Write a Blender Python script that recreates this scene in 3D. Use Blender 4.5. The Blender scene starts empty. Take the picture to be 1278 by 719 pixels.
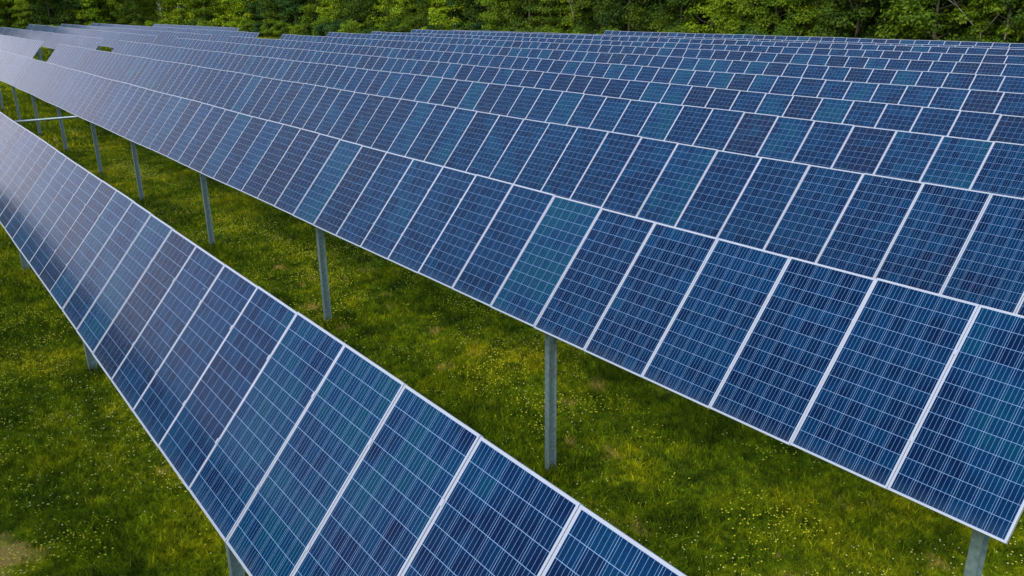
import bpy, math, random
import numpy as np
from mathutils import Matrix, Vector

# ------------------------------------------------------------------ camera, world, sun, exposure
S = bpy.context.scene
COL = S.collection
H = 6.8                                    # camera height above the meadow

cam_d = bpy.data.cameras.new('camera')
cam = bpy.data.objects.new('camera', cam_d)
COL.objects.link(cam)
right = Vector((0.60671983, 0.79480856, -0.01305326))
up = Vector((-0.25391909, 0.20933838, 0.94430003))
fwd = Vector((-0.7532703, 0.56961108, -0.32882681))
M = Matrix((right, up, -fwd)).transposed().to_4x4()
M.translation = Vector((0, 0, H))
cam.matrix_world = M
cam_d.sensor_width = 36.0
cam_d.lens = 36.0 * 1024.27 / 1278.0
cam_d.clip_start = 0.1
cam_d.clip_end = 3000
S.camera = cam

SUN_EL, SUN_AZ = math.radians(40), math.radians(158)       # azimuth from +Y, clockwise
world = bpy.data.worlds.new('World')
S.world = world
world.use_nodes = True
wn, wl = world.node_tree.nodes, world.node_tree.links
wn.clear()
w_out = wn.new('ShaderNodeOutputWorld')
w_bg = wn.new('ShaderNodeBackground')
sky = wn.new('ShaderNodeTexSky')
sky.sky_type = 'NISHITA'
sky.sun_disc = False
sky.sun_elevation = SUN_EL
sky.sun_rotation = SUN_AZ
sky.air_density = 1.0
sky.dust_density = 1.5
w_tc = wn.new('ShaderNodeTexCoord')
w_map = wn.new('ShaderNodeMapping'); w_map.inputs['Scale'].default_value = (1.0, 1.0, 2.6)
w_no = wn.new('ShaderNodeTexNoise'); w_no.inputs['Scale'].default_value = 2.6
w_no.inputs['Detail'].default_value = 6; w_no.inputs['Roughness'].default_value = 0.55
w_rp = wn.new('ShaderNodeValToRGB')
w_rp.color_ramp.elements[0].position = 0.38; w_rp.color_ramp.elements[0].color = (0.15, 0.15, 0.15, 1)
w_rp.color_ramp.elements[1].position = 0.62; w_rp.color_ramp.elements[1].color = (0.9, 0.9, 0.9, 1)
w_mx = wn.new('ShaderNodeMixRGB'); w_mx.inputs['Color2'].default_value = (6.9, 7.5, 8.4, 1)   # cloud
wl.new(w_tc.outputs['Generated'], w_map.inputs['Vector'])
wl.new(w_map.outputs['Vector'], w_no.inputs['Vector'])
wl.new(w_no.outputs['Fac'], w_rp.inputs['Fac'])
wl.new(w_rp.outputs['Color'], w_mx.inputs['Fac'])
wl.new(sky.outputs['Color'], w_mx.inputs['Color1'])
w_sep = wn.new('ShaderNodeSeparateXYZ'); wl.new(w_tc.outputs['Generated'], w_sep.inputs[0])
w_gr = wn.new('ShaderNodeValToRGB')               # overcast brightens towards the horizon
w_gr.color_ramp.elements[0].position = 0.0; w_gr.color_ramp.elements[0].color = (1.00, 0.88, 0.90, 1)
w_gr.color_ramp.elements[1].position = 0.5; w_gr.color_ramp.elements[1].color = (0.46, 0.60, 0.72, 1)
e_ = w_gr.color_ramp.elements.new(0.2); e_.color = (0.78, 0.70, 0.74, 1)
wl.new(w_sep.outputs[2], w_gr.inputs['Fac'])
w_mu = wn.new('ShaderNodeMixRGB'); w_mu.blend_type = 'MULTIPLY'; w_mu.inputs['Fac'].default_value = 1.0
wl.new(w_mx.outputs['Color'], w_mu.inputs['Color1']); wl.new(w_gr.outputs['Color'], w_mu.inputs['Color2'])
wl.new(w_mu.outputs['Color'], w_bg.inputs['Color'])
w_bg.inputs['Strength'].default_value = 0.14
wl.new(w_bg.outputs['Background'], w_out.inputs['Surface'])

sun_d = bpy.data.lights.new('sun', 'SUN')
sun_d.energy = 1.45
sun_d.angle = math.radians(18)
sun_d.color = (1.0, 0.95, 0.86)
sun = bpy.data.objects.new('sun', sun_d)
COL.objects.link(sun)
sd = Vector((math.sin(SUN_AZ) * math.cos(SUN_EL), math.cos(SUN_AZ) * math.cos(SUN_EL), math.sin(SUN_EL)))
sun.rotation_euler = sd.to_track_quat('Z', 'Y').to_euler()
sun.location = (0, -20, 40)

S.view_settings.view_transform = 'Standard'
S.view_settings.look = 'None'
S.view_settings.exposure = 0.36
S.view_settings.gamma = 1.0
S.view_settings.use_curve_mapping = False
S.render.engine = 'CYCLES'

rng = np.random.default_rng(7)
random.seed(7)

# ------------------------------------------------------------------ helpers
def link(o, parent=None, loc=None):
    COL.objects.link(o)
    if parent is not None:
        o.parent = parent
    if loc is not None:
        o.location = loc
    return o

def empty(name, loc):
    o = bpy.data.objects.new(name, None)
    o.empty_display_size = 0.5
    return link(o, None, loc)

def tag(o, label=None, cat=None, group=None, kind=None):
    if label: o['label'] = label
    if cat: o['category'] = cat
    if group: o['group'] = group
    if kind: o['kind'] = kind
    return o

def mesh_np(name, V, loops, starts, totals, mats, mat_idx=None, smooth=False):
    me = bpy.data.meshes.new(name)
    me.vertices.add(len(V)); me.vertices.foreach_set('co', np.asarray(V, dtype=np.float32).ravel())
    me.loops.add(len(loops)); me.loops.foreach_set('vertex_index', np.asarray(loops, dtype=np.int32))
    me.polygons.add(len(starts))
    me.polygons.foreach_set('loop_start', np.asarray(starts, dtype=np.int32))
    me.polygons.foreach_set('loop_total', np.asarray(totals, dtype=np.int32))
    for m in mats: me.materials.append(m)
    if mat_idx is not None:
        me.polygons.foreach_set('material_index', np.asarray(mat_idx, dtype=np.int32))
    me.update(calc_edges=True)
    if smooth:
        me.polygons.foreach_set('use_smooth', np.ones(len(starts), dtype=bool))
    return me

class MB:
    """collects boxes, prisms and tubes, builds ONE mesh"""
    def __init__(s): s.v = []; s.f = []; s.m = []
    def add(s, vs, fs, mi=0):
        b = len(s.v); s.v += [tuple(v) for v in vs]
        s.f += [tuple(b + i for i in f) for f in fs]; s.m += [mi] * len(fs)
    def box(s, c, d, R=None, mi=0):
        x, y, z = d[0] / 2, d[1] / 2, d[2] / 2
        vs = [Vector((a, b, e)) for a in (-x, x) for b in (-y, y) for e in (-z, z)]
        if R is not None: vs = [R @ v for v in vs]
        vs = [v + Vector(c) for v in vs]
        s.add(vs, [(0, 1, 3, 2), (4, 6, 7, 5), (0, 4, 5, 1), (2, 3, 7, 6), (0, 2, 6, 4), (1, 5, 7, 3)], mi)
    def tube(s, pts, radii, n=8, mi=0):
        rings = []
        for i, p in enumerate(pts):
            p = Vector(p)
            a = Vector(pts[max(i - 1, 0)]); b = Vector(pts[min(i + 1, len(pts) - 1)])
            d = (b - a).normalized()
            q = d.to_track_quat('Z', 'Y')
            rings.append([p + q @ Vector((math.cos(2 * math.pi * k / n) * radii[i], math.sin(2 * math.pi * k / n) * radii[i], 0)) for k in range(n)])
        vs = [v for r in rings for v in r]
        fs = [(i * n + k, i * n + (k + 1) % n, (i + 1) * n + (k + 1) % n, (i + 1) * n + k) for i in range(len(pts) - 1) for k in range(n)]
        fs += [tuple(range(n))[::-1], tuple((len(pts) - 1) * n + k for k in range(n))]
        s.add(vs, fs, mi)
    def prism(s, prof, z0, z1, mi=0):
        n = len(prof)
        vs = [(x, y, z0) for x, y in prof] + [(x, y, z1) for x, y in prof]
        fs = [(i, (i + 1) % n, n + (i + 1) % n, n + i) for i in range(n)]
        fs += [tuple(range(n))[::-1], tuple(range(n, 2 * n))]
        s.add(vs, fs, mi)
    def mesh(s, name, mats, smooth=False):
        me = bpy.data.meshes.new(name)
        me.from_pydata([tuple(v) for v in s.v], [], s.f)
        for m in mats: me.materials.append(m)
        for p, i in zip(me.polygons, s.m):
            p.material_index = i; p.use_smooth = smooth
        me.update()
        return me

def vnoise(x, y, sc, seed=0):
    """cheap value noise for numpy arrays, 0..1"""
    r = np.random.default_rng(seed + 100)
    T = r.random((64, 64))
    u, v = x / sc, y / sc
    i, j = np.floor(u).astype(int), np.floor(v).astype(int)
    a, b = u - i, v - j
    a = a * a * (3 - 2 * a); b = b * b * (3 - 2 * b)
    g = lambda p, q: T[p % 64, q % 64]
    return (g(i, j) * (1 - a) + g(i + 1, j) * a) * (1 - b) + (g(i, j + 1) * (1 - a) + g(i + 1, j + 1) * a) * b

def ground_z(x, y):
    x = np.asarray(x, dtype=float); y = np.asarray(y, dtype=float)
    z = 0.10 * vnoise(x, y, 9.0, 1) + 0.05 * vnoise(x, y, 2.2, 2) + 0.06
    z = z + 0.28 / (1 + np.exp(np.clip((y - 3.9) / 0.8, -30, 30)))
    z = z + 0.35 * np.clip((-x - 60) / 80, 0, 1)
    return z - 0.21

# ------------------------------------------------------------------ materials
def new_mat(name):
    m = bpy.data.materials.new(name); m.use_nodes = True
    n = m.node_tree.nodes; b = n['Principled BSDF']
    return m, n, m.node_tree.links, b

def N(n, kind, **kw):
    o = n.new(kind)
    for k, v in kw.items(): setattr(o, k, v)
    return o

def math_node(n, l, op, a, b=None, c=None):
    o = n.new('ShaderNodeMath'); o.operation = op
    for i, v in enumerate((a, b, c)):
        if v is None: continue
        if isinstance(v, (int, float)): o.inputs[i].default_value = v
        else: l.new(v, o.inputs[i])
    return o.outputs[0]

def ramp(n, l, src, stops):
    r = n.new('ShaderNodeValToRGB')
    e = r.color_ramp.elements
    while len(e) > 1: e.remove(e[-1])
    e[0].position = stops[0][0]; e[0].color = (*stops[0][1], 1)
    for p, c in stops[1:]:
        q = e.new(p); q.color = (*c, 1)
    l.new(src, r.inputs['Fac'])
    return r.outputs['Color']

def mixc(n, l, fac, a, b, mode='MIX'):
    o = n.new('ShaderNodeMixRGB'); o.blend_type = mode
    for i, v in ((0, fac), (1, a), (2, b)):
        if isinstance(v, (int, float)): o.inputs[i].default_value = v
        elif isinstance(v, tuple): o.inputs[i].default_value = (*v, 1)
        else: l.new(v, o.inputs[i])
    return o.outputs[0]

PW, PL = 0.993, 1.898            # panel width and length
MAR = 0.020                      # white margin including the frame lip

def cell_material():
    m, n, l, b = new_mat('solar_cells_under_glass')
    tc = n.new('ShaderNodeTexCoord'); sp = n.new('ShaderNodeSeparateXYZ')
    l.new(tc.outputs['UV'], sp.inputs[0])
    U = math_node(n, l, 'MULTIPLY', sp.outputs[0], 6.0)
    V = math_node(n, l, 'MULTIPLY', sp.outputs[1], 12.0)
    fu = math_node(n, l, 'FRACT', U); fv = math_node(n, l, 'FRACT', V)
    du = math_node(n, l, 'ABSOLUTE', math_node(n, l, 'SUBTRACT', fu, 0.5))
    dv = math_node(n, l, 'ABSOLUTE', math_node(n, l, 'SUBTRACT', fv, 0.5))
    gu = math_node(n, l, 'GREATER_THAN', du, 0.5 - 0.010)
    gv = math_node(n, l, 'GREATER_THAN', dv, 0.5 - 0.012)
    bu = math_node(n, l, 'ABSOLUTE', math_node(n, l, 'SUBTRACT', math_node(n, l, 'FRACT', math_node(n, l, 'MULTIPLY', fu, 4.0)), 0.5))
    bus = math_node(n, l, 'LESS_THAN', bu, 0.029)
    # outside the cell field: white backsheet
    ax = math_node(n, l, 'ABSOLUTE', math_node(n, l, 'SUBTRACT', sp.outputs[0], 0.5))
    ay = math_node(n, l, 'ABSOLUTE', math_node(n, l, 'SUBTRACT', sp.outputs[1], 0.5))
    out = math_node(n, l, 'MAXIMUM', math_node(n, l, 'GREATER_THAN', ax, 0.5), math_node(n, l, 'GREATER_THAN', ay, 0.5))
    # per cell and per panel tone
    oi = n.new('ShaderNodeObjectInfo')
    cb = n.new('ShaderNodeCombineXYZ')
    l.new(math_node(n, l, 'FLOOR', U), cb.inputs[0]); l.new(math_node(n, l, 'FLOOR', V), cb.inputs[1])
    l.new(math_node(n, l, 'MULTIPLY', oi.outputs['Random'], 91.7), cb.inputs[2])
    wn_ = n.new('ShaderNodeTexWhiteNoise'); wn_.noise_dimensions = '3D'
    l.new(cb.outputs[0], wn_.inputs['Vector'])
    # soft blotches within a panel
    cb2 = n.new('ShaderNodeCombineXYZ')
    l.new(sp.outputs[0], cb2.inputs[0]); l.new(math_node(n, l, 'MULTIPLY', sp.outputs[1], 2.0), cb2.inputs[1])
    l.new(math_node(n, l, 'MULTIPLY', oi.outputs['Random'], 57.3), cb2.inputs[2])
    bl = n.new('ShaderNodeTexNoise'); bl.inputs['Scale'].default_value = 1.6; bl.inputs['Detail'].default_value = 2
    l.new(cb2.outputs[0], bl.inputs['Vector'])
    # crystal grain
    gr = n.new('ShaderNodeTexVoronoi'); gr.inputs['Scale'].default_value = 70
    l.new(tc.outputs['Object'], gr.inputs['Vector'])
    t = math_node(n, l, 'ADD', math_node(n, l, 'MULTIPLY_ADD', oi.outputs['Random'], 0.62, -0.06), math_node(n, l, 'MULTIPLY', bl.outputs['Fac'], 0.62))
    t = math_node(n, l, 'ADD', t, math_node(n, l, 'MULTIPLY', math_node(n, l, 'SUBTRACT', wn_.outputs['Value'], 0.5), 0.14))
    t = math_node(n, l, 'SUBTRACT', t, 0.08)
    base = ramp(n, l, t, [(0.12, (0.0002, 0.055, 0.118)), (0.26, (0.0002, 0.036, 0.118)), (0.40, (0.0002, 0.011, 0.062)),
                          (0.52, (0.0002, 0.034, 0.112)), (0.66, (0.0003, 0.012, 0.062)), (0.80, (0.008, 0.012, 0.052)), (0.93, (0.0002, 0.044, 0.114))])
    gv_ = mixc(n, l, 1.0, base, ramp(n, l, gr.outputs['Color'], [(0.0, (0.82, 0.82, 0.82)), (1.0, (1.18, 1.18, 1.18))]), 'MULTIPLY')
    c = mixc(n, l, bus, gv_, (0.22, 0.40, 0.62))
    c = mixc(n, l, math_node(n, l, 'MAXIMUM', gu, gv), c, (0.30, 0.46, 0.74))
    c = mixc(n, l, out, c, (0.60, 0.61, 0.70))
    vo = n.new('ShaderNodeTexVoronoi'); vo.inputs['Scale'].default_value = 2.2
    l.new(cb2.outputs[0], vo.inputs['Vector'])
    spk = math_node(n, l, 'LESS_THAN', vo.outputs['Distance'], 0.022)
    sep_c = n.new('ShaderNodeSeparateColor'); l.new(vo.outputs['Color'], sep_c.inputs[0])
    spk = math_node(n, l, 'MULTIPLY', spk, math_node(n, l, 'GREATER_THAN', sep_c.outputs[0], 0.86))
    c = mixc(n, l, spk, c, (0.45, 0.46, 0.44))
    low = n.new('ShaderNodeMapRange'); low.inputs['From Min'].default_value = 0.07; low.inputs['From Max'].default_value = 0.0
    l.new(sp.outputs[1], low.inputs['Value'])
    dn = n.new('ShaderNodeTexNoise'); dn.inputs['Scale'].default_value = 7; dn.inputs['Detail'].default_value = 6; dn.inputs['Roughness'].default_value = 0.7
    l.new(cb2.outputs[0], dn.inputs['Vector'])
    dust = math_node(n, l, 'ADD', math_node(n, l, 'MULTIPLY', low.outputs[0], 0.12), 0.010)
    dust = math_node(n, l, 'MULTIPLY', dust, math_node(n, l, 'MULTIPLY', dn.outputs['Fac'], 1.6))
    c = mixc(n, l, dust, c, (0.20, 0.24, 0.28))
    l.new(c, b.inputs['Base Color'])
    # dust makes the reflection uneven
    du_ = n.new('ShaderNodeTexNoise'); du_.inputs['Scale'].default_value = 3.5; du_.inputs['Detail'].default_value = 5
    geo = n.new('ShaderNodeNewGeometry')
    l.new(geo.outputs['Position'], du_.inputs['Vector'])
    rr = math_node(n, l, 'MULTIPLY_ADD', du_.outputs['Fac'], 0.16, 0.06)
    l.new(rr, b.inputs['Roughness'])
    b.inputs['IOR'].default_value = 1.5
    b.inputs['Specular IOR Level'].default_value = 0.10
    return m

def simple(name, col, rough=0.5, metal=0.0, noise=None):
    m, n, l, b = new_mat(name)
    b.inputs['Roughness'].default_value = rough
    b.inputs['Metallic'].default_value = metal
    if noise:
        sc, lo, hi = noise
        tc = n.new('ShaderNodeTexCoord'); t = n.new('ShaderNodeTexNoise')
        t.inputs['Scale'].default_value = sc; t.inputs['Detail'].default_value = 6
        l.new(tc.outputs['Object'], t.inputs['Vector'])
        k = ramp(n, l, t.outputs['Fac'], [(0.3, (lo,) * 3), (0.7, (hi,) * 3)])
        l.new(mixc(n, l, 1.0, col, k, 'MULTIPLY'), b.inputs['Base Color'])
    else:
        b.inputs['Base Color'].default_value = (*col, 1)
    return m

M_cell = cell_material()
M_frame = simple('anodised_aluminium', (0.66, 0.67, 0.75), 0.42, 0.25, (3.0, 0.9, 1.05))
M_back = simple('white_backsheet', (0.62, 0.63, 0.65), 0.6)
M_steel = simple('galvanised_steel', (0.25, 0.35, 0.36), 0.5, 0.35, (14.0, 0.7, 1.25))

def meadow_colour(n, l, blade):
    """colour patches of the meadow in metres, shared by soil sheet and grass blades"""
    geo = n.new('ShaderNodeNewGeometry')
    flat = n.new('ShaderNodeVectorMath'); flat.operation = 'MULTIPLY'; flat.inputs[1].default_value = (1, 1, 0)
    l.new(geo.outputs['Position'], flat.inputs[0])
    def no(sc, det=3, ro=0.5, off=0):
        t = n.new('ShaderNodeTexNoise'); t.inputs['Scale'].default_value = sc
        t.inputs['Detail'].default_value = det; t.inputs['Roughness'].default_value = ro
        o = n.new('ShaderNodeVectorMath'); o.operation = 'ADD'; o.inputs[1].default_value = (off, off * 1.7, 0)
        l.new(flat.outputs[0], o.inputs[0]); l.new(o.outputs[0], t.inputs['Vector'])
        return t.outputs['Fac']
    big = no(0.35, 4, 0.6)
    mid = no(1.6, 4, 0.6, 13)
    fine = no(5.5, 4, 0.65, 31)
    straw = no(1.1, 6, 0.66, 57)
    # one worn tan patch at the near left
    vd = n.new('ShaderNodeVectorMath'); vd.operation = 'DISTANCE'; vd.inputs[1].default_value = (-11.0, -0.2, 0)
    l.new(flat.outputs[0], vd.inputs[0])
    worn = n.new('ShaderNodeMapRange'); worn.inputs['From Min'].default_value = 1.0; worn.inputs['From Max'].default_value = 0.2
    worn.inputs['To Max'].default_value = 0.22
    l.new(vd.outputs['Value'], worn.inputs['Value'])
    straw = math_node(n, l, 'ADD', straw, worn.outputs[0])
    c = ramp(n, l, big, [(0.34, (0.085, 0.140, 0.002)), (0.5, (0.185, 0.255, 0.003)), (0.66, (0.38, 0.39, 0.005))])
    c2 = ramp(n, l, mid, [(0.35, (0.46, 0.54, 0.75)), (0.5, (1, 1, 1)), (0.65, (1.5, 1.26, 1.0))])
    c = mixc(n, l, 1.0, c, c2, 'MULTIPLY')
    c = mixc(n, l, 1.0, c, ramp(n, l, fine, [(0.36, (0.5, 0.55, 0.6)), (0.64, (1.5, 1.45, 1.3))]), 'MULTIPLY')
    sm = ramp(n, l, straw, [(0.60, (0, 0, 0)), (0.72, (1, 1, 1))])
    c = mixc(n, l, math_node(n, l, 'MULTIPLY', sm, 0.92), c, (0.70, 0.46, 0.12))
    return c

def ground_material():
    m, n, l, b = new_mat('meadow_soil')
    c = meadow_colour(n, l, False)
    c = mixc(n, l, 1.0, c, (0.8, 0.78, 0.76), 'MULTIPLY')
    l.new(c, b.inputs['Base Color']); b.inputs['Roughness'].default_value = 0.95
    b.inputs['Specular IOR Level'].default_value = 0.1
    t = n.new('ShaderNodeTexNoise'); t.inputs['Scale'].default_value = 9; t.inputs['Detail'].default_value = 8
    geo = n.new('ShaderNodeNewGeometry'); l.new(geo.outputs['Position'], t.inputs['Vector'])
    bp = n.new('ShaderNodeBump'); bp.inputs['Strength'].default_value = 0.9; bp.inputs['Distance'].default_value = 0.12
    l.new(t.outputs['Fac'], bp.inputs['Height']); l.new(bp.outputs[0], b.inputs['Normal'])
    return m

def blade_material():
    m, n, l, b = new_mat('grass_blades')
    c = meadow_colour(n, l, True)
    at = n.new('ShaderNodeAttribute'); at.attribute_name = 'tone'
    c = mixc(n, l, 1.0, c, ramp(n, l, at.outputs['Fac'], [(0.0, (0.30, 0.42, 0.5)), (0.5, (1.0, 1.0, 1.0)), (0.9, (1.6, 1.5, 1.3)), (1.0, (3.0, 2.3, 3.5))]), 'MULTIPLY')
    l.new(c, b.inputs['Base Color']); b.inputs['Roughness'].default_value = 0.7
    b.inputs['Specular IOR Level'].default_value = 0.15
    tr = n.new('ShaderNodeBsdfTranslucent'); l.new(c, tr.inputs['Color'])
    mx = n.new('ShaderNodeMixShader'); mx.inputs[0].default_value = 0.3
    l.new(b.outputs[0], mx.inputs[1]); l.new(tr.outputs[0], mx.inputs[2])
    l.new(mx.outputs[0], n['Material Output'].inputs['Surface'])
    return m

def leaf_material(name, stops):
    m, n, l, b = new_mat(name)
    at = n.new('ShaderNodeAttribute'); at.attribute_name = 'tone'
    oi = n.new('ShaderNodeObjectInfo')
    t = math_node(n, l, 'ADD', math_node(n, l, 'MULTIPLY', at.outputs['Fac'], 0.75), math_node(n, l, 'MULTIPLY', oi.outputs['Random'], 0.25))
    c = ramp(n, l, t, stops)
    l.new(c, b.inputs['Base Color']); b.inputs['Roughness'].default_value = 0.6
    b.inputs['Specular IOR Level'].default_value = 0.25
    tr = n.new('ShaderNodeBsdfTranslucent'); l.new(c, tr.inputs['Color'])
    mx = n.new('ShaderNodeMixShader'); mx.inputs[0].default_value = 0.3
    l.new(b.outputs[0], mx.inputs[1]); l.new(tr.outputs[0], mx.inputs[2])
    l.new(mx.outputs[0], n['Material Output'].inputs['Surface'])
    return m

LEAF = {
    'yellow': leaf_material('yellow_green_leaves', [(0.15, (0.10, 0.19, 0.006)), (0.5, (0.32, 0.47, 0.010)), (0.9, (0.58, 0.66, 0.03))]),
    'mid': leaf_material('mid_green_leaves', [(0.15, (0.040, 0.10, 0.008)), (0.5, (0.155, 0.255, 0.009)), (0.9, (0.38, 0.48, 0.018))]),
    'dark': leaf_material('dark_green_leaves', [(0.15, (0.028, 0.070, 0.006)), (0.5, (0.088, 0.160, 0.009)), (0.9, (0.26, 0.34, 0.016))]),
    'blue': leaf_material('bluish_green_leaves', [(0.15, (0.018, 0.070, 0.020)), (0.5, (0.058, 0.145, 0.026)), (0.9, (0.18, 0.30, 0.045))]),
}
M_bark = simple('tree_bark', (0.16, 0.135, 0.10), 0.9, 0, (6.0, 0.6, 1.3))
M_dead = simple('pale_dead_wood', (0.36, 0.32, 0.25), 0.9, 0, (6.0, 0.7, 1.2))
M_clover = simple('clover_heads', (0.76, 0.78, 0.26), 0.8)
M_yellow = simple('buttercup_petals', (0.78, 0.74, 0.03), 0.6)

# ------------------------------------------------------------------ ground
def build_ground():
    # graded grid, fine near the rows and coarse to the horizon
    def axis(lo, hi, step, far):
        a = list(np.arange(lo, hi + 1e-6, step)); s = step; x = hi
        while x < far: s *= 1.35; x += s; a.append(x)
        s = step; x = lo
        while x > -far: s *= 1.35; x -= s; a.insert(0, x)
        return np.array(a)
    X, Y = axis(-110, 8, 0.8, 1500), axis(-8, 62, 0.8, 1500)
    gx, gy = np.meshgrid(X, Y, indexing='ij')
    V = np.stack([gx.ravel(), gy.ravel(), ground_z(gx, gy).ravel()], 1)
    nx, ny = len(X), len(Y)
    i, j = np.meshgrid(np.arange(nx - 1), np.arange(ny - 1), indexing='ij')
    a = (i * ny + j).ravel()
    L = np.stack([a, a + ny, a + ny + 1, a + 1], 1)
    me = mesh_np('meadow_ground', V, L.ravel(), np.arange(len(L)) * 4, np.full(len(L), 4), [ground_material()], smooth=True)
    tag(link(bpy.data.objects.new('ground', me)), kind='structure')
build_ground()

# ------------------------------------------------------------------ solar rows
TILT = 0.874
CT, ST = math.cos(TILT), math.sin(TILT)
RT = Matrix.Rotation(TILT, 3, 'X')

def panel_mesh():
    """the laminate: box with the cell face on top; uv 0..1 spans the field of 6 x 12 cells"""
    mb = MB(); mb.box((0, 0, -0.004), (PW - 0.022, PL - 0.022, 0.008), mi=1)
    me = mb.mesh('solar_panel', [M_cell, M_back])
    uv = me.uv_layers.new(name='UVMap')
    cw, cl = PW - 2 * MAR, PL - 2 * MAR
    for p in me.polygons:
        if p.normal.z > 0.9: p.material_index = 0
        for li in p.loop_indices:
            v = me.vertices[me.loops[li].vertex_index].co
            uv.data[li].uv = (v.x / cw + 0.5, v.y / cl + 0.5)
    return me

def frame_mesh():
    mb = MB(); t = 0.013; d = 0.040
    zc = 0.003 - d / 2
    for s in (-1, 1):
        mb.box((s * (PW / 2 - t / 2), 0, zc), (t, PL, d))
        mb.box((0, s * (PL / 2 - t / 2), zc), (PW - 2 * t, t, d))
        mb.box((0, s * (PL / 2 - 0.022), zc - d / 2 + 0.001), (PW - 2 * t - 0.002, 0.018, 0.002))
    for f in (-0.235, 0.235):                       # mid clamps holding this panel and its neighbour
        mb.box((-0.5, f * PL, 0.0075), (0.034, 0.05, 0.005)); mb.box((-0.5, f * PL, -0.012), (0.008, 0.03, 0.036))
    return mb.mesh('panel_frame', [M_frame])

ME_panel, ME_frame = panel_mesh(), frame_mesh()

def post_mesh(h):
    mb = MB(); w, d, t = 0.096, 0.15, 0.012
    prof = [(-w/2, -d/2), (w/2, -d/2), (w/2, -d/2 + t), (t/2, -d/2 + t), (t/2, d/2 - t), (w/2, d/2 - t), (w/2, d/2),
            (-w/2, d/2), (-w/2, d/2 - t), (-t/2, d/2 - t), (-t/2, -d/2 + t), (-w/2, -d/2 + t)]
    mb.prism(prof, -0.6, h - 0.12)
    mb.box((0, -d/2 - 0.006, h - 0.16), (0.20, 0.010, 0.20)); mb.box((0, d/2 + 0.006, h - 0.16), (0.20, 0.010, 0.20))
    return mb.mesh('support_post', [M_steel])

def bearing_mesh():
    mb = MB()
    n = 14
    prof = [(math.cos(2 * math.pi * k / n) * 0.105, math.sin(2 * math.pi * k / n) * 0.105) for k in range(n)]
    vs = [(x, y, z) for x in (-0.04, 0.04) for y, z in prof]
    fs = [(k, (k + 1) % n, n + (k + 1) % n, n + k) for k in range(n)] + [tuple(range(n))[::-1], tuple(range(n, 2 * n))]
    mb.add(vs, fs)
    mb.box((0, 0, -0.13), (0.14, 0.20, 0.05))
    return mb.mesh('tube_bearing', [M_steel])
ME_bear = bearing_mesh()

# first seam x, top-edge y, top-edge z (camera based), slope along the row, far end, near end
ROWS = {
    0: (-2.02, -2.12, -2.70, 0.0000, -46.0, -2.0),
    1: (-6.024 + 4, 2.763, -2.741, 0.0, -77.4, -2.0),
    2: (-2.015, 7.632, -2.673, 0.0, -77.2, -2.0),
    3: (-5.10 + 3, 12.62, -2.72, 0.0007, -76.3, -2.0),
    4: (-7.15 + 5, 17.38, -2.72, 0.0016, -77.3, -2.0),
    5: (-9.13 + 7, 22.32, -2.84, 0.0035, -77.8, -2.0),
    6: (-11.12 + 9, 27.12, -2.79, 0.0026, -78.0, -2.0),
    7: (-13.29 + 11, 32.24, -2.74, 0.0020, -78.5, -2.0),
    8: (-15.31 + 13, 37.06, -2.66, 0.0014, -78.2, -2.0),
    9: (-17.28 + 15, 41.80, -2.59, -0.0005, -78.1, -2.0),
    10: (-19.25 + 17, 46.54, -2.59, 0.0002, -77.9, -2.0),
    11: (-22.31 + 20, 51.59, -2.75, -0.0002, -78.1, -2.0),
    12: (-23.26 + 21, 56.34, -2.83, 0.0029, -59.3, -2.0),
}
ORD = ['', 'nearest', 'second', 'third', 'fourth', 'fifth', 'sixth', 'seventh', 'eighth', 'ninth', 'tenth', 'eleventh', 'farthest']
LAB = {
    0: 'row of blue solar panels standing below and behind the camera, nearest of all',
    1: 'nearest row of blue solar panels, cutting diagonally across the lower left of the meadow',
    2: 'row of blue solar panels whose near end corner and post show at the lower right',
    3: 'row of blue solar panels directly behind the row with the end post at lower right',
    4: 'fourth row of solar panels, with one row between it and the lower right row',
    5: 'fifth long row of solar panels, counted from the nearest one at lower left',
    6: 'sixth long row of solar panels, counted from the nearest one at lower left',
    7: 'seventh long row, starting right of the small strip of sunny grass before the trees',
    8: 'eighth long row of solar panels, fifth in front of the tree line',
    9: 'ninth long row of solar panels, fourth in front of the tree line',
    10: 'tenth long row of solar panels, third in front of the tree line',
    11: 'low row of solar panels almost hidden between its neighbours, second in front of the trees',
    12: 'shortest row of solar panels at the very back, right under the trees',
}
LLAB = {
    3: 'distant panel row left of the aisle, its end beside the larger green gap',
    4: 'distant panel row left of the aisle whose near end is by the small green gap',
    5: 'far row left of the aisle, its far end the leftmost step against trees',
    6: 'far row left of the aisle, its far end the second step against trees',
    7: 'distant panel row left of the aisle ending beside the strip of sunny grass',
    8: 'rearmost short panel row left of the aisle, close under the trees',
}
POSTX = [-2.45, -8.5, -16.35, -24.25, -32.1, -38.7, -46.3, -53.85, -61.2, -68.9, -76.2]

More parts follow.
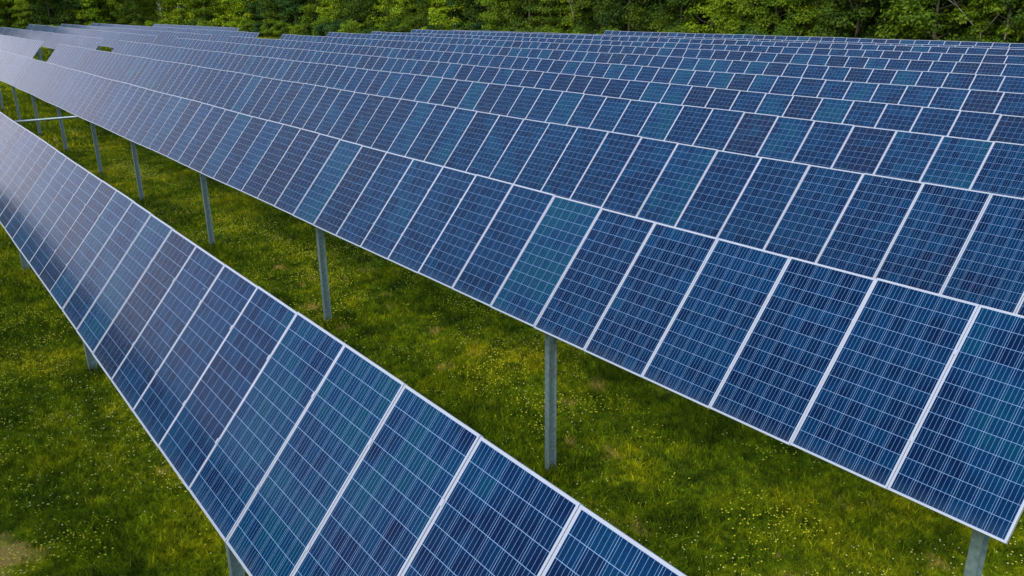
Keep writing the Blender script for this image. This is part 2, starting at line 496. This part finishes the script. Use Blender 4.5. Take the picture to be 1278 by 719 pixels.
def build_row(key, seam0, Yt, Zt, slope, x0, x1, label, group, posts, first=False):
    yc, zc0 = Yt - 0.5 * PL * CT, Zt - 0.5 * PL * ST + H       # panel centre line
    # snap to module seams
    n0 = round((seam0 - x1)); n1 = round((seam0 - x0))
    xa, xb = seam0 - n1, seam0 - n0
    zc = lambda x: zc0 + slope * (-x)
    xm = (xa + xb) / 2
    gz = float(ground_z(xm, yc))
    root = empty('solar_panel_row', (xm, yc, gz))
    tag(root, label, 'solar panels', group)
    R = Matrix.Rotation(TILT, 4, 'X')
    sl = math.atan(-slope)
    r = random.Random(str(key))
    for k in range(n0, n1):
        xc = seam0 - k - 0.5
        sag = 0.010 * math.sin(xc * 0.81 + len(label)) + 0.007 * math.sin(xc * 0.23 + 2 * len(label)) + r.gauss(0, 0.0015)
        p = bpy.data.objects.new('solar_panel', ME_panel)
        link(p, root, (xc - xm, 0, zc(xc) - gz + sag))
        p.rotation_euler = (TILT + r.gauss(0, 0.0022), -sl + r.gauss(0, 0.0012), r.gauss(0, 0.0008))
        f = bpy.data.objects.new('panel_frame', ME_frame)
        link(f, p)
    # torque tube with the cross rails it carries
    off = Vector((0, ST, -CT)) * 0.135
    mb = MB()
    A = Vector((xa - 0.1 - xm, off.y, zc(xa) + off.z - gz)); B = Vector((xb - 0.12 - xm, off.y, zc(xb) + off.z - gz))
    mb.tube([A, B], [0.064, 0.064], 12)
    for k in range(n0, n1 + 1):
        x = seam0 - k
        c = Vector((x - xm, 0, zc(x) - gz)) + Vector((0, ST, -CT)) * 0.056
        if k == n0: c.x -= 0.06
        if k == n1: c.x += 0.06
        mb.box(c, (0.06, 0.46, 0.036), RT)
    link(bpy.data.objects.new('torque_tube', mb.mesh('torque_tube', [M_steel])), root)
    hcache = {}
    for px in posts:
        if not (xa - 0.3 < px < xb + 0.3): continue
        g = float(ground_z(px, yc)); h = round(zc(px) + off.z - g, 2)
        if h not in hcache: hcache[h] = post_mesh(h)
        link(bpy.data.objects.new('support_post', hcache[h]), root, (px - xm, off.y, g - gz))
        link(bpy.data.objects.new('tube_bearing', ME_bear), root, (px - xm, off.y, zc(px) + off.z - gz))
    return root, yc + off.y, zc

rod_pts = []
for k, (s0, Yt, Zt, sl, a, b_) in ROWS.items():
    sh = 0.0 if k <= 2 else (0.4 * ((k * 37) % 5) - 0.8)
    root, ty, zc = build_row(k, s0, Yt, Zt, sl, a, b_, LAB[k], 'long rows of tilted solar panels', [p + (sh if p < -5 else 0) for p in POSTX])
    rod_pts.append((k, root, ty, zc(-38.2)))
for k in (3, 4, 5, 6, 7, 8):
    s0, Yt, Zt, sl, _, _ = ROWS[k]
    ends = {3: (-158.5, -83.0), 4: (-158.5, -83.2), 5: (-157.4, -84.0), 6: (-157.9, -83.6), 7: (-159.9, -84.4), 8: (-140.7, -103.5)}[k]
    pst = list(np.arange(ends[1] - 0.8, ends[0], -7.7))
    build_row('l%d' % k, s0, Yt, Zt, sl, ends[0], ends[1], LLAB[k], 'panel rows beyond the aisle', pst)

# drive rod that links the rows, with a lever on every torque tube
ROD_X, ROD_Z = -38.2, H - 4.22
for k, root, ty, z in rod_pts:
    mb = MB()
    z0 = z - 0.09; L = z0 - ROD_Z
    zl = root.location.z
    mb.box((ROD_X - root.location.x, ty - root.location.y + 0.10, (z0 + ROD_Z) / 2 - zl), (0.05, 0.14, L))
    link(bpy.data.objects.new('drive_lever', mb.mesh('drive_lever', [M_steel])), root)
mb = MB()
mb.tube([(0, 0, 0), (0, 59.5, 0)], [0.052, 0.052], 12)
rod = link(bpy.data.objects.new('drive_rod', mb.mesh('drive_rod', [simple('pale_galvanised_rod', (0.31, 0.39, 0.41), 0.42, 0.5, (8.0, 0.85, 1.1))], True)), None, (ROD_X + 0.09, -2.6, ROD_Z))
tag(rod, 'long grey steel rod running level under the rows, linking nearest row to the next', 'steel rod')

# ------------------------------------------------------------------ meadow grass and flowers
def in_view(x, y, z, margin):
    P = np.stack([x, y, z - H], 1)
    dpt = P @ np.array(fwd); a = P @ np.array(right); b = P @ np.array(up)
    f = 1024.27
    u = 639 + f * a / np.maximum(dpt, 0.1); v = 359.5 - f * b / np.maximum(dpt, 0.1)
    return (dpt > 1) & (u > -margin) & (u < 1278 + margin) & (v > -60) & (v < 719 + margin)

def scatter(n, xr, yr, fn=None):
    x = rng.uniform(*xr, n); y = rng.uniform(*yr, n)
    z = ground_z(x, y)
    k = in_view(x, y, z, 220)
    if fn is not None: k &= fn(x, y)
    return x[k], y[k], z[k]

def grass_mesh():
    bx, by, bz, wid, hei = [], [], [], [], []
    for n, xr, yr, w, h in ((330000, (-22, 1), (-1.5, 12.5), 0.013, 0.085), (210000, (-48, -22), (-1, 13), 0.022, 0.12),
                            (90000, (-100, -48), (0, 16), 0.045, 0.24), (60000, (-230, -70), (14, 82), 0.16, 0.30)):
        x, y, z = scatter(n, xr, yr)
        tall = 0.45 + 0.9 * vnoise(x, y, 1.1, 5) * (0.6 + 0.8 * vnoise(x, y, 0.35, 6))
        bx.append(x); by.append(y); bz.append(z); wid.append(np.full(len(x), w)); hei.append(h * tall)
    # untrimmed tufts round the feet of the posts
    for yc, off_ in ((2.15, 0.1), (7.03, 0.1)):
        for px in POSTX:
            m = 420; rr = np.abs(rng.normal(0, 0.22, m)) + 0.05; aa = rng.uniform(0, 2 * np.pi, m)
            x, y = px + np.cos(aa) * rr, yc + off_ + np.sin(aa) * rr
            bx.append(x); by.append(y); bz.append(ground_z(x, y)); wid.append(np.full(m, 0.013)); hei.append(0.19 * np.exp(-rr * 2.2) + 0.04)
    x, y, z, w, h = map(np.concatenate, (bx, by, bz, wid, hei))
    n = len(x)
    h = h * rng.uniform(0.55, 1.35, n); w = w * rng.uniform(0.7, 1.3, n)
    bare = np.clip((np.hypot(x + 11.0, y + 0.2) - 0.45) / 0.7, 0, 1)      # worn spot: only a few short stalks
    h = h * (0.15 + 0.85 * bare)
    a = rng.uniform(0, 2 * np.pi, n); la = rng.uniform(0, 2 * np.pi, n); lean = rng.uniform(0.3, 1.5, n) * h
    wx, wy = np.cos(a) * w / 2, np.sin(a) * w / 2
    lx, ly = np.cos(la) * lean, np.sin(la) * lean
    V = np.empty((n, 5, 3))
    V[:, 0] = np.stack([x - wx, y - wy, z - 0.02], 1); V[:, 1] = np.stack([x + wx, y + wy, z - 0.02], 1)
    V[:, 2] = np.stack([x + wx * .8 + lx * .35, y + wy * .8 + ly * .35, z + h * .6], 1)
    V[:, 3] = np.stack([x - wx * .8 + lx * .35, y - wy * .8 + ly * .35, z + h * .6], 1)
    V[:, 4] = np.stack([x + lx, y + ly, z + h], 1)
    b = np.arange(n)[:, None] * 5
    L = (b + np.array([[0, 1, 2, 3, 3, 2, 4]])).ravel()
    st = (np.arange(n)[:, None] * 7 + np.array([[0, 4]])).ravel()
    tt = np.tile([4, 3], n)
    me = mesh_np('meadow_grass', V.reshape(-1, 3), L, st, tt, [blade_material()])
    at = me.attributes.new('tone', 'FLOAT', 'POINT')
    at.data.foreach_set('value', np.repeat(rng.random(n), 5).astype(np.float32))
    return me
tag(link(bpy.data.objects.new('meadow_grass', grass_mesh())), 'short green and yellowish grass covering the meadow between the rows', 'grass', kind='stuff')

def flower_mesh(name, n, xr, yr, fn, size, mat, lift):
    x, y, z = scatter(n, xr, yr, fn)
    n = len(x)
    s = size * rng.uniform(0.6, 1.3, n)
    z = z + lift * rng.uniform(0.6, 1.5, n)
    o = np.array([[1, 0, 0], [0.3, .95, 0], [-.8, .6, 0], [-.8, -.6, 0], [0.3, -.95, 0], [0, 0, .7], [0, 0, -.5]])
    V = np.stack([x, y, z], 1)[:, None, :] + o[None] * s[:, None, None]
    F = np.array([[0, 1, 5], [1, 2, 5], [2, 3, 5], [3, 4, 5], [4, 0, 5], [1, 0, 6], [2, 1, 6], [3, 2, 6], [4, 3, 6], [0, 4, 6]])
    L = (np.arange(n)[:, None, None] * 7 + F[None]).ravel()
    return mesh_np(name, V.reshape(-1, 3), L, np.arange(n * 10) * 3, np.full(n * 10, 3), [mat])

clump = lambda x, y, th, sd: rng.random(len(x)) < np.clip((vnoise(x, y, 1.7, sd) * .6 + vnoise(x, y, .6, sd + 3) * .5 - th) * 4, 0.02, 1)
me = flower_mesh('white_clover', 38000, (-60, 1), (-1.5, 13), lambda x, y: clump(x, y, 0.50, 21), 0.0125, M_clover, 0.09)
tag(link(bpy.data.objects.new('white_clover', me)), 'tiny pale clover heads dotted all over the meadow grass', 'flowers', kind='stuff')
me = flower_mesh('yellow_flowers', 110000, (-60, 1), (-1.5, 13), lambda x, y: clump(x, y, 0.57, 41), 0.0138, M_yellow, 0.10)
tag(link(bpy.data.objects.new('yellow_flowers', me)), 'tiny yellow flowers growing in loose patches in the meadow grass', 'flowers', kind='stuff')

# ------------------------------------------------------------------ trees
def crown_mesh(name, seed, height, width, low, nblob, nleaf, leaf, mat):
    """many small leaf faces spread over an uneven set of branch clumps"""
    r = np.random.default_rng(seed)
    t = r.random(nblob) ** 0.9
    zc = low + (height - low) * (0.06 + 0.90 * t)
    prof = np.sqrt(np.clip(1 - ((t - 0.42) / 0.62) ** 2, 0.08, 1))
    ang = r.uniform(0, 2 * np.pi, nblob); rad = width / 2 * prof * r.random(nblob) ** 0.35 * 0.95
    C = np.stack([np.cos(ang) * rad, np.sin(ang) * rad, zc], 1)
    R = width * r.uniform(0.09, 0.21, nblob)
    tone_b = r.random(nblob)
    per = r.multinomial(nleaf, (R ** 2) / (R ** 2).sum())
    ci = np.repeat(np.arange(nblob), per)
    d = r.normal(size=(nleaf, 3)); d /= np.linalg.norm(d, axis=1)[:, None]
    d[:, 2] = np.where(d[:, 2] < -0.3, -d[:, 2] * 0.6, d[:, 2])
    P = C[ci] + d * (R[ci] * r.uniform(0.55, 1.12, nleaf))[:, None] * np.array([1.05, 1.05, 0.92])
    # leaf quads roughly facing outwards, jittered
    nrm = d + r.normal(size=(nleaf, 3)) * 0.55 + np.array([0, 0, 0.35]); nrm /= np.linalg.norm(nrm, axis=1)[:, None]
    a = np.cross(nrm, r.normal(size=(nleaf, 3))); a /= np.linalg.norm(a, axis=1)[:, None]
    b = np.cross(nrm, a)
    s = (leaf * r.uniform(0.55, 1.35, nleaf))[:, None]
    V = np.stack([P - a * s * .5, P + b * s * .32, P + a * s * .5, P - b * s * .32], 1).reshape(-1, 3)
    n = nleaf
    me = mesh_np(name, V, np.arange(4 * n), np.arange(n) * 4, np.full(n, 4), [mat])
    at = me.attributes.new('tone', 'FLOAT', 'POINT')
    tone = np.clip(0.55 * tone_b[ci] + 0.45 * r.random(n), 0, 1)
    at.data.foreach_set('value', np.repeat(tone, 4).astype(np.float32))
    return me, C, R

def trunk_mesh(seed, height, low, C, thick, mat):
    r = random.Random(seed); mb = MB()
    pts, rad = [], []
    for i in range(8):
        f = i / 7; pts.append((0.25 * math.sin(f * 3 + seed) * f, 0.25 * math.cos(f * 2.3 + seed) * f, -0.4 + f * height * 0.86))
        rad.append(thick * (1 - 0.86 * f) * (1.35 if i == 0 else 1))
    mb.tube(pts, rad, 8)
    for i in r.sample(range(len(C)), min(14, len(C))):
        c = Vector(C[i]); f = min(max((c.z - 1.2) / (height * 0.86), 0.08), 0.9)
        j = f * 7; a = Vector(pts[int(j)]).lerp(Vector(pts[min(int(j) + 1, 7)]), j - int(j))
        m = a.lerp(c, 0.5) + Vector((0, 0, -0.25))
        k = thick * (1 - 0.8 * f) * 0.45
        mb.tube([a, m, c], [k, k * .65, k * .2], 5)
    return mb.mesh('trunk', [mat], True)

PROTO = {}
def make_proto(kind, seed):
    h = {0: 13.0, 1: 15.0, 2: 11.0}[seed % 3]; w = {0: 7.0, 1: 7.6, 2: 6.0}[seed % 3]
    low = 0.5
    crown, C, R = crown_mesh('crown', seed * 17 + 3, h, w, low, 95, 15000, 0.30, LEAF[kind])
    return crown, trunk_mesh(seed, h, low, C, 0.22, M_bark)
for kind in LEAF:
    for sd in range(2):
        PROTO[kind, sd] = make_proto(kind, sd + {'yellow': 0, 'mid': 2, 'dark': 4, 'blue': 7}[kind])
def make_shrub(kind, seed):
    crown, C, R = crown_mesh('foliage', seed * 13 + 77, 3.0, 3.6, 0.05, 40, 5200, 0.20, LEAF[kind])
    return crown, trunk_mesh(seed, 2.4, 0.1, C, 0.05, M_bark)
SHRUB = {(k, sd): make_shrub(k, sd + i * 2) for i, k in enumerate(LEAF) for sd in range(2)}

def screen_x(x, y, z=5.0):
    P = np.array([x, y, z - H]); return 639 + 1024.27 * (P @ np.array(right)) / (P @ np.array(fwd))

# forest edge: right behind the last rows, bending round the far left corner
def edge_point(u):
    """u 0..1 along the edge from the right to the far left"""
    pts = [(6, 80), (-30, 77), (-75, 77), (-120, 79), (-165, 79), (-190, 72), (-202, 55), (-204, 35), (-203, 17)]
    seg = [math.dist(pts[i], pts[i + 1]) for i in range(len(pts) - 1)]; T = sum(seg) * u
    for i, s in enumerate(seg):
        if T <= s: break
        T -= s
    f = min(T / s, 1)
    a, b = pts[i], pts[i + 1]
    dx, dy = (b[0] - a[0]) / s, (b[1] - a[1]) / s
    return a[0] + (b[0] - a[0]) * f, a[1] + (b[1] - a[1]) * f, dy, -dx      # point, outward normal
TONE = {'yellow': 'bright yellow-green', 'mid': 'mid green', 'dark': 'dark green', 'blue': 'bluish green'}
def where(x, y):
    u = screen_x(x, y)
    for lim, t in ((-20, 'beyond the left edge'), (45, 'above the far left corner of the panels'), (125, 'above the leftmost steps of the panel rows'),
                   (215, 'behind the rearmost short panel row'), (310, 'behind the end of the rearmost short row'), (360, 'above the strip of sunny grass'),
                   (430, 'just right of the strip of sunny grass'), (520, 'behind the stepped row ends left of centre'), (640, 'behind the tenth row end'),
                   (760, 'left of the rearmost long row'), (900, 'behind the start of the rearmost long row'), (1030, 'behind the rearmost long row right of centre'),
                   (1160, 'behind the right of the rearmost row'), (1290, 'at the right edge behind the last row'), (9999, 'beyond the right edge')):
        if u < lim: return t
NUM = ['first', 'second', 'third', 'fourth', 'fifth', 'sixth', 'seventh', 'eighth', 'ninth', 'tenth', 'eleventh', 'twelfth']
placed = []
def place(name, proto, childname, x, y, rz, sc, kind, layer):
    o = empty(name, (x, y, float(ground_z(x, y)) - 0.05)); o.rotation_euler = (0, 0, rz); o.scale = sc
    c = link(bpy.data.objects.new(childname, proto[0]), o)
    t = link(bpy.data.objects.new('trunk' if name == 'broadleaf_tree' else 'stems', proto[1]), o)
    placed.append((o, name, kind, layer, x, y))
    return o
rt = random.Random(11)
LEN = 305.0
def pick(u, layer):
    """kinds follow the photograph: lighter at the left, bluish in the middle, darker to the right"""
    x, y, nx, ny = edge_point(u)
    sx = screen_x(x, y)
    if layer == 'front': 
        w = {'yellow': .42, 'mid': .38, 'dark': .15, 'blue': .05} if sx < 320 else ({'yellow': .12, 'mid': .36, 'dark': .17, 'blue': .35} if sx < 660 else ({'yellow': .07, 'mid': .43, 'dark': .48, 'blue': .02} if sx < 980 else {'yellow': 0, 'mid': .3, 'dark': .7, 'blue': 0}))
    else:
        w = {'yellow': .1, 'mid': .4, 'dark': .35, 'blue': .15}
    return rt.choices(list(w), list(w.values()))[0]
u = 0.0
while u < 1:
    x, y, nx, ny = edge_point(u)
    for layer, dist, jit in (('front', 0.0, 1.3), ('second', -6.0, 1.6)):
        k = pick(u, layer)
        px, py = x - nx * 0 + rt.uniform(-jit, jit), y + rt.uniform(-jit, jit)
        # outward = away from the field
        ox, oy = (0, 1) if x > -180 else ((-0.7, 0.7) if y > 55 else (-1, 0))
        px, py = px - ox * dist, py - oy * dist
        s = rt.uniform(0.82, 1.12)
        place('broadleaf_tree', PROTO[k, rt.randrange(2)], 'crown', px, py, rt.uniform(0, 6.28), (s, s, s * rt.uniform(0.9, 1.15)), k, layer)
    u += rt.uniform(4.6, 6.2) / LEN
u = 0.0
while u < 1:
    x, y, nx, ny = edge_point(u)
    ox, oy = (0, 1) if x > -180 else ((-0.7, 0.7) if y > 55 else (-1, 0))
    k = pick(u, 'front')
    d = rt.uniform(2.8, 5.4)
    s = rt.uniform(0.6, 1.25)
    place('shrub', SHRUB[k, rt.randrange(2)], 'foliage', x - ox * d, y - oy * d, rt.uniform(0, 6.28), (s * 1.1, s * 1.1, s), k, 'shrub')
    u += rt.uniform(2.4, 3.8) / LEN

# labels: colour, place along the edge, and an ordinal among those that read alike
from collections import defaultdict
buckets = defaultdict(list)
for rec in placed:
    o, name, kind, layer, x, y = rec
    buckets[name, kind, layer, where(x, y)].append((screen_x(x, y), o))
for (name, kind, layer, wh), lst in buckets.items():
    lst.sort(key=lambda t: t[0])
    for i, (sx, o) in enumerate(lst):
        noun = 'low bushy shrub' if name == 'shrub' else ('front-rank tree' if layer == 'front' else 'rear-rank tree')
        lead = '' if len(lst) == 1 else NUM[min(i, 11)] + ' from left, '
        o['label'] = (lead + TONE[kind] + ' ' + noun + ', ' + wh)
        o['category'] = 'shrub' if name == 'shrub' else 'tree'
        o['group'] = 'shrubs along the forest edge' if name == 'shrub' else ('trees along the forest edge' if layer == 'front' else 'trees in the second rank of the forest')

# bare, dead pale saplings that stand out from the foliage
def dead_tree(x, y, seed, label, h=9.0):
    r = random.Random(seed); mb = MB()
    def grow(p, d, L, k, depth):
        q = p + d * L
        m = p.lerp(q, 0.5) + Vector((r.uniform(-.1, .1), r.uniform(-.1, .1), 0)) * L * 0.5
        mb.tube([p, m, q], [k, k * .8, k * .6], 5)
        if depth == 0: return
        for _ in range(r.choice((2, 3))):
            nd = (d + Vector((r.gauss(0, .45), r.gauss(0, .45), r.uniform(-.05, .25)))).normalized()
            grow(q, nd, L * r.uniform(.55, .8), k * .55, depth - 1)
    grow(Vector((0, 0, -0.3)), Vector((r.uniform(-.15, .15), r.uniform(-.1, .1), 1)).normalized(), h * 0.42, 0.075, 4)
    o = link(bpy.data.objects.new('bare_tree', mb.mesh('bare_tree', [M_dead], True)), None, (x, y, float(ground_z(x, y))))
    tag(o, label, 'tree', 'bare pale trees at the forest edge')
def at_screen(sx, Y):
    lo, hi = -400.0, 60.0
    for _ in range(60):
        m = (lo + hi) / 2
        if screen_x(m, Y) < sx: lo = m
        else: hi = m
    return (lo + hi) / 2
dead_tree(at_screen(1232, 75.6), 75.6, 3, 'bare pale tree with forked branches near the right edge of the forest', 10)
dead_tree(at_screen(1262, 75.9), 75.9, 8, 'bare pale tree with leaning branches, rightmost of the forest edge', 11)
dead_tree(at_screen(715, 75.6), 75.6, 5, 'bare greyish tree left of where the rearmost long row starts', 10)

# the wood behind the edge, one dense mass
def wood_mass():
    Vs, tn = [], []
    r = np.random.default_rng(99)
    crown, _, _ = crown_mesh('wood', 501, 16, 9, 0.3, 70, 3600, 0.62, LEAF['dark'])
    n = len(crown.vertices); co = np.empty(n * 3, dtype=np.float32); crown.vertices.foreach_get('co', co); co = co.reshape(-1, 3)
    for i in range(410):
        u = (i % 60) / 59; d = 10 + 4.5 * min(i // 60, 5)
        x, y, _, _ = edge_point(u)
        ox, oy = (0, 1) if x > -180 else ((-0.7, 0.7) if y > 55 else (-1, 0))
        a = r.uniform(0, 6.28); s = r.uniform(0.85, 1.15)
        R2 = np.array([[math.cos(a), -math.sin(a), 0], [math.sin(a), math.cos(a), 0], [0, 0, 1]]) * s
        px, py = x + ox * d + r.uniform(-2, 2), y + oy * d + r.uniform(-2, 2)
        if i >= 360: px, py = r.uniform(-216, -172), r.uniform(87, 112)      # the corner of the wood
        Vs.append(co @ R2.T + np.array([px, py, float(ground_z(px, py))]))
        tn.append(r.random(n // 4).repeat(4) * 0.6)
    V = np.concatenate(Vs); m = len(V) // 4
    me = mesh_np('deep_wood', V, np.arange(4 * m), np.arange(m) * 4, np.full(m, 4), [LEAF['dark']])
    at = me.attributes.new('tone', 'FLOAT', 'POINT'); at.data.foreach_set('value', np.concatenate(tn).astype(np.float32))
    bpy.data.meshes.remove(crown)
    return me
tag(link(bpy.data.objects.new('deep_wood', wood_mass())), 'dense dark green wood filling the gaps behind the forest edge', 'wood', kind='stuff')
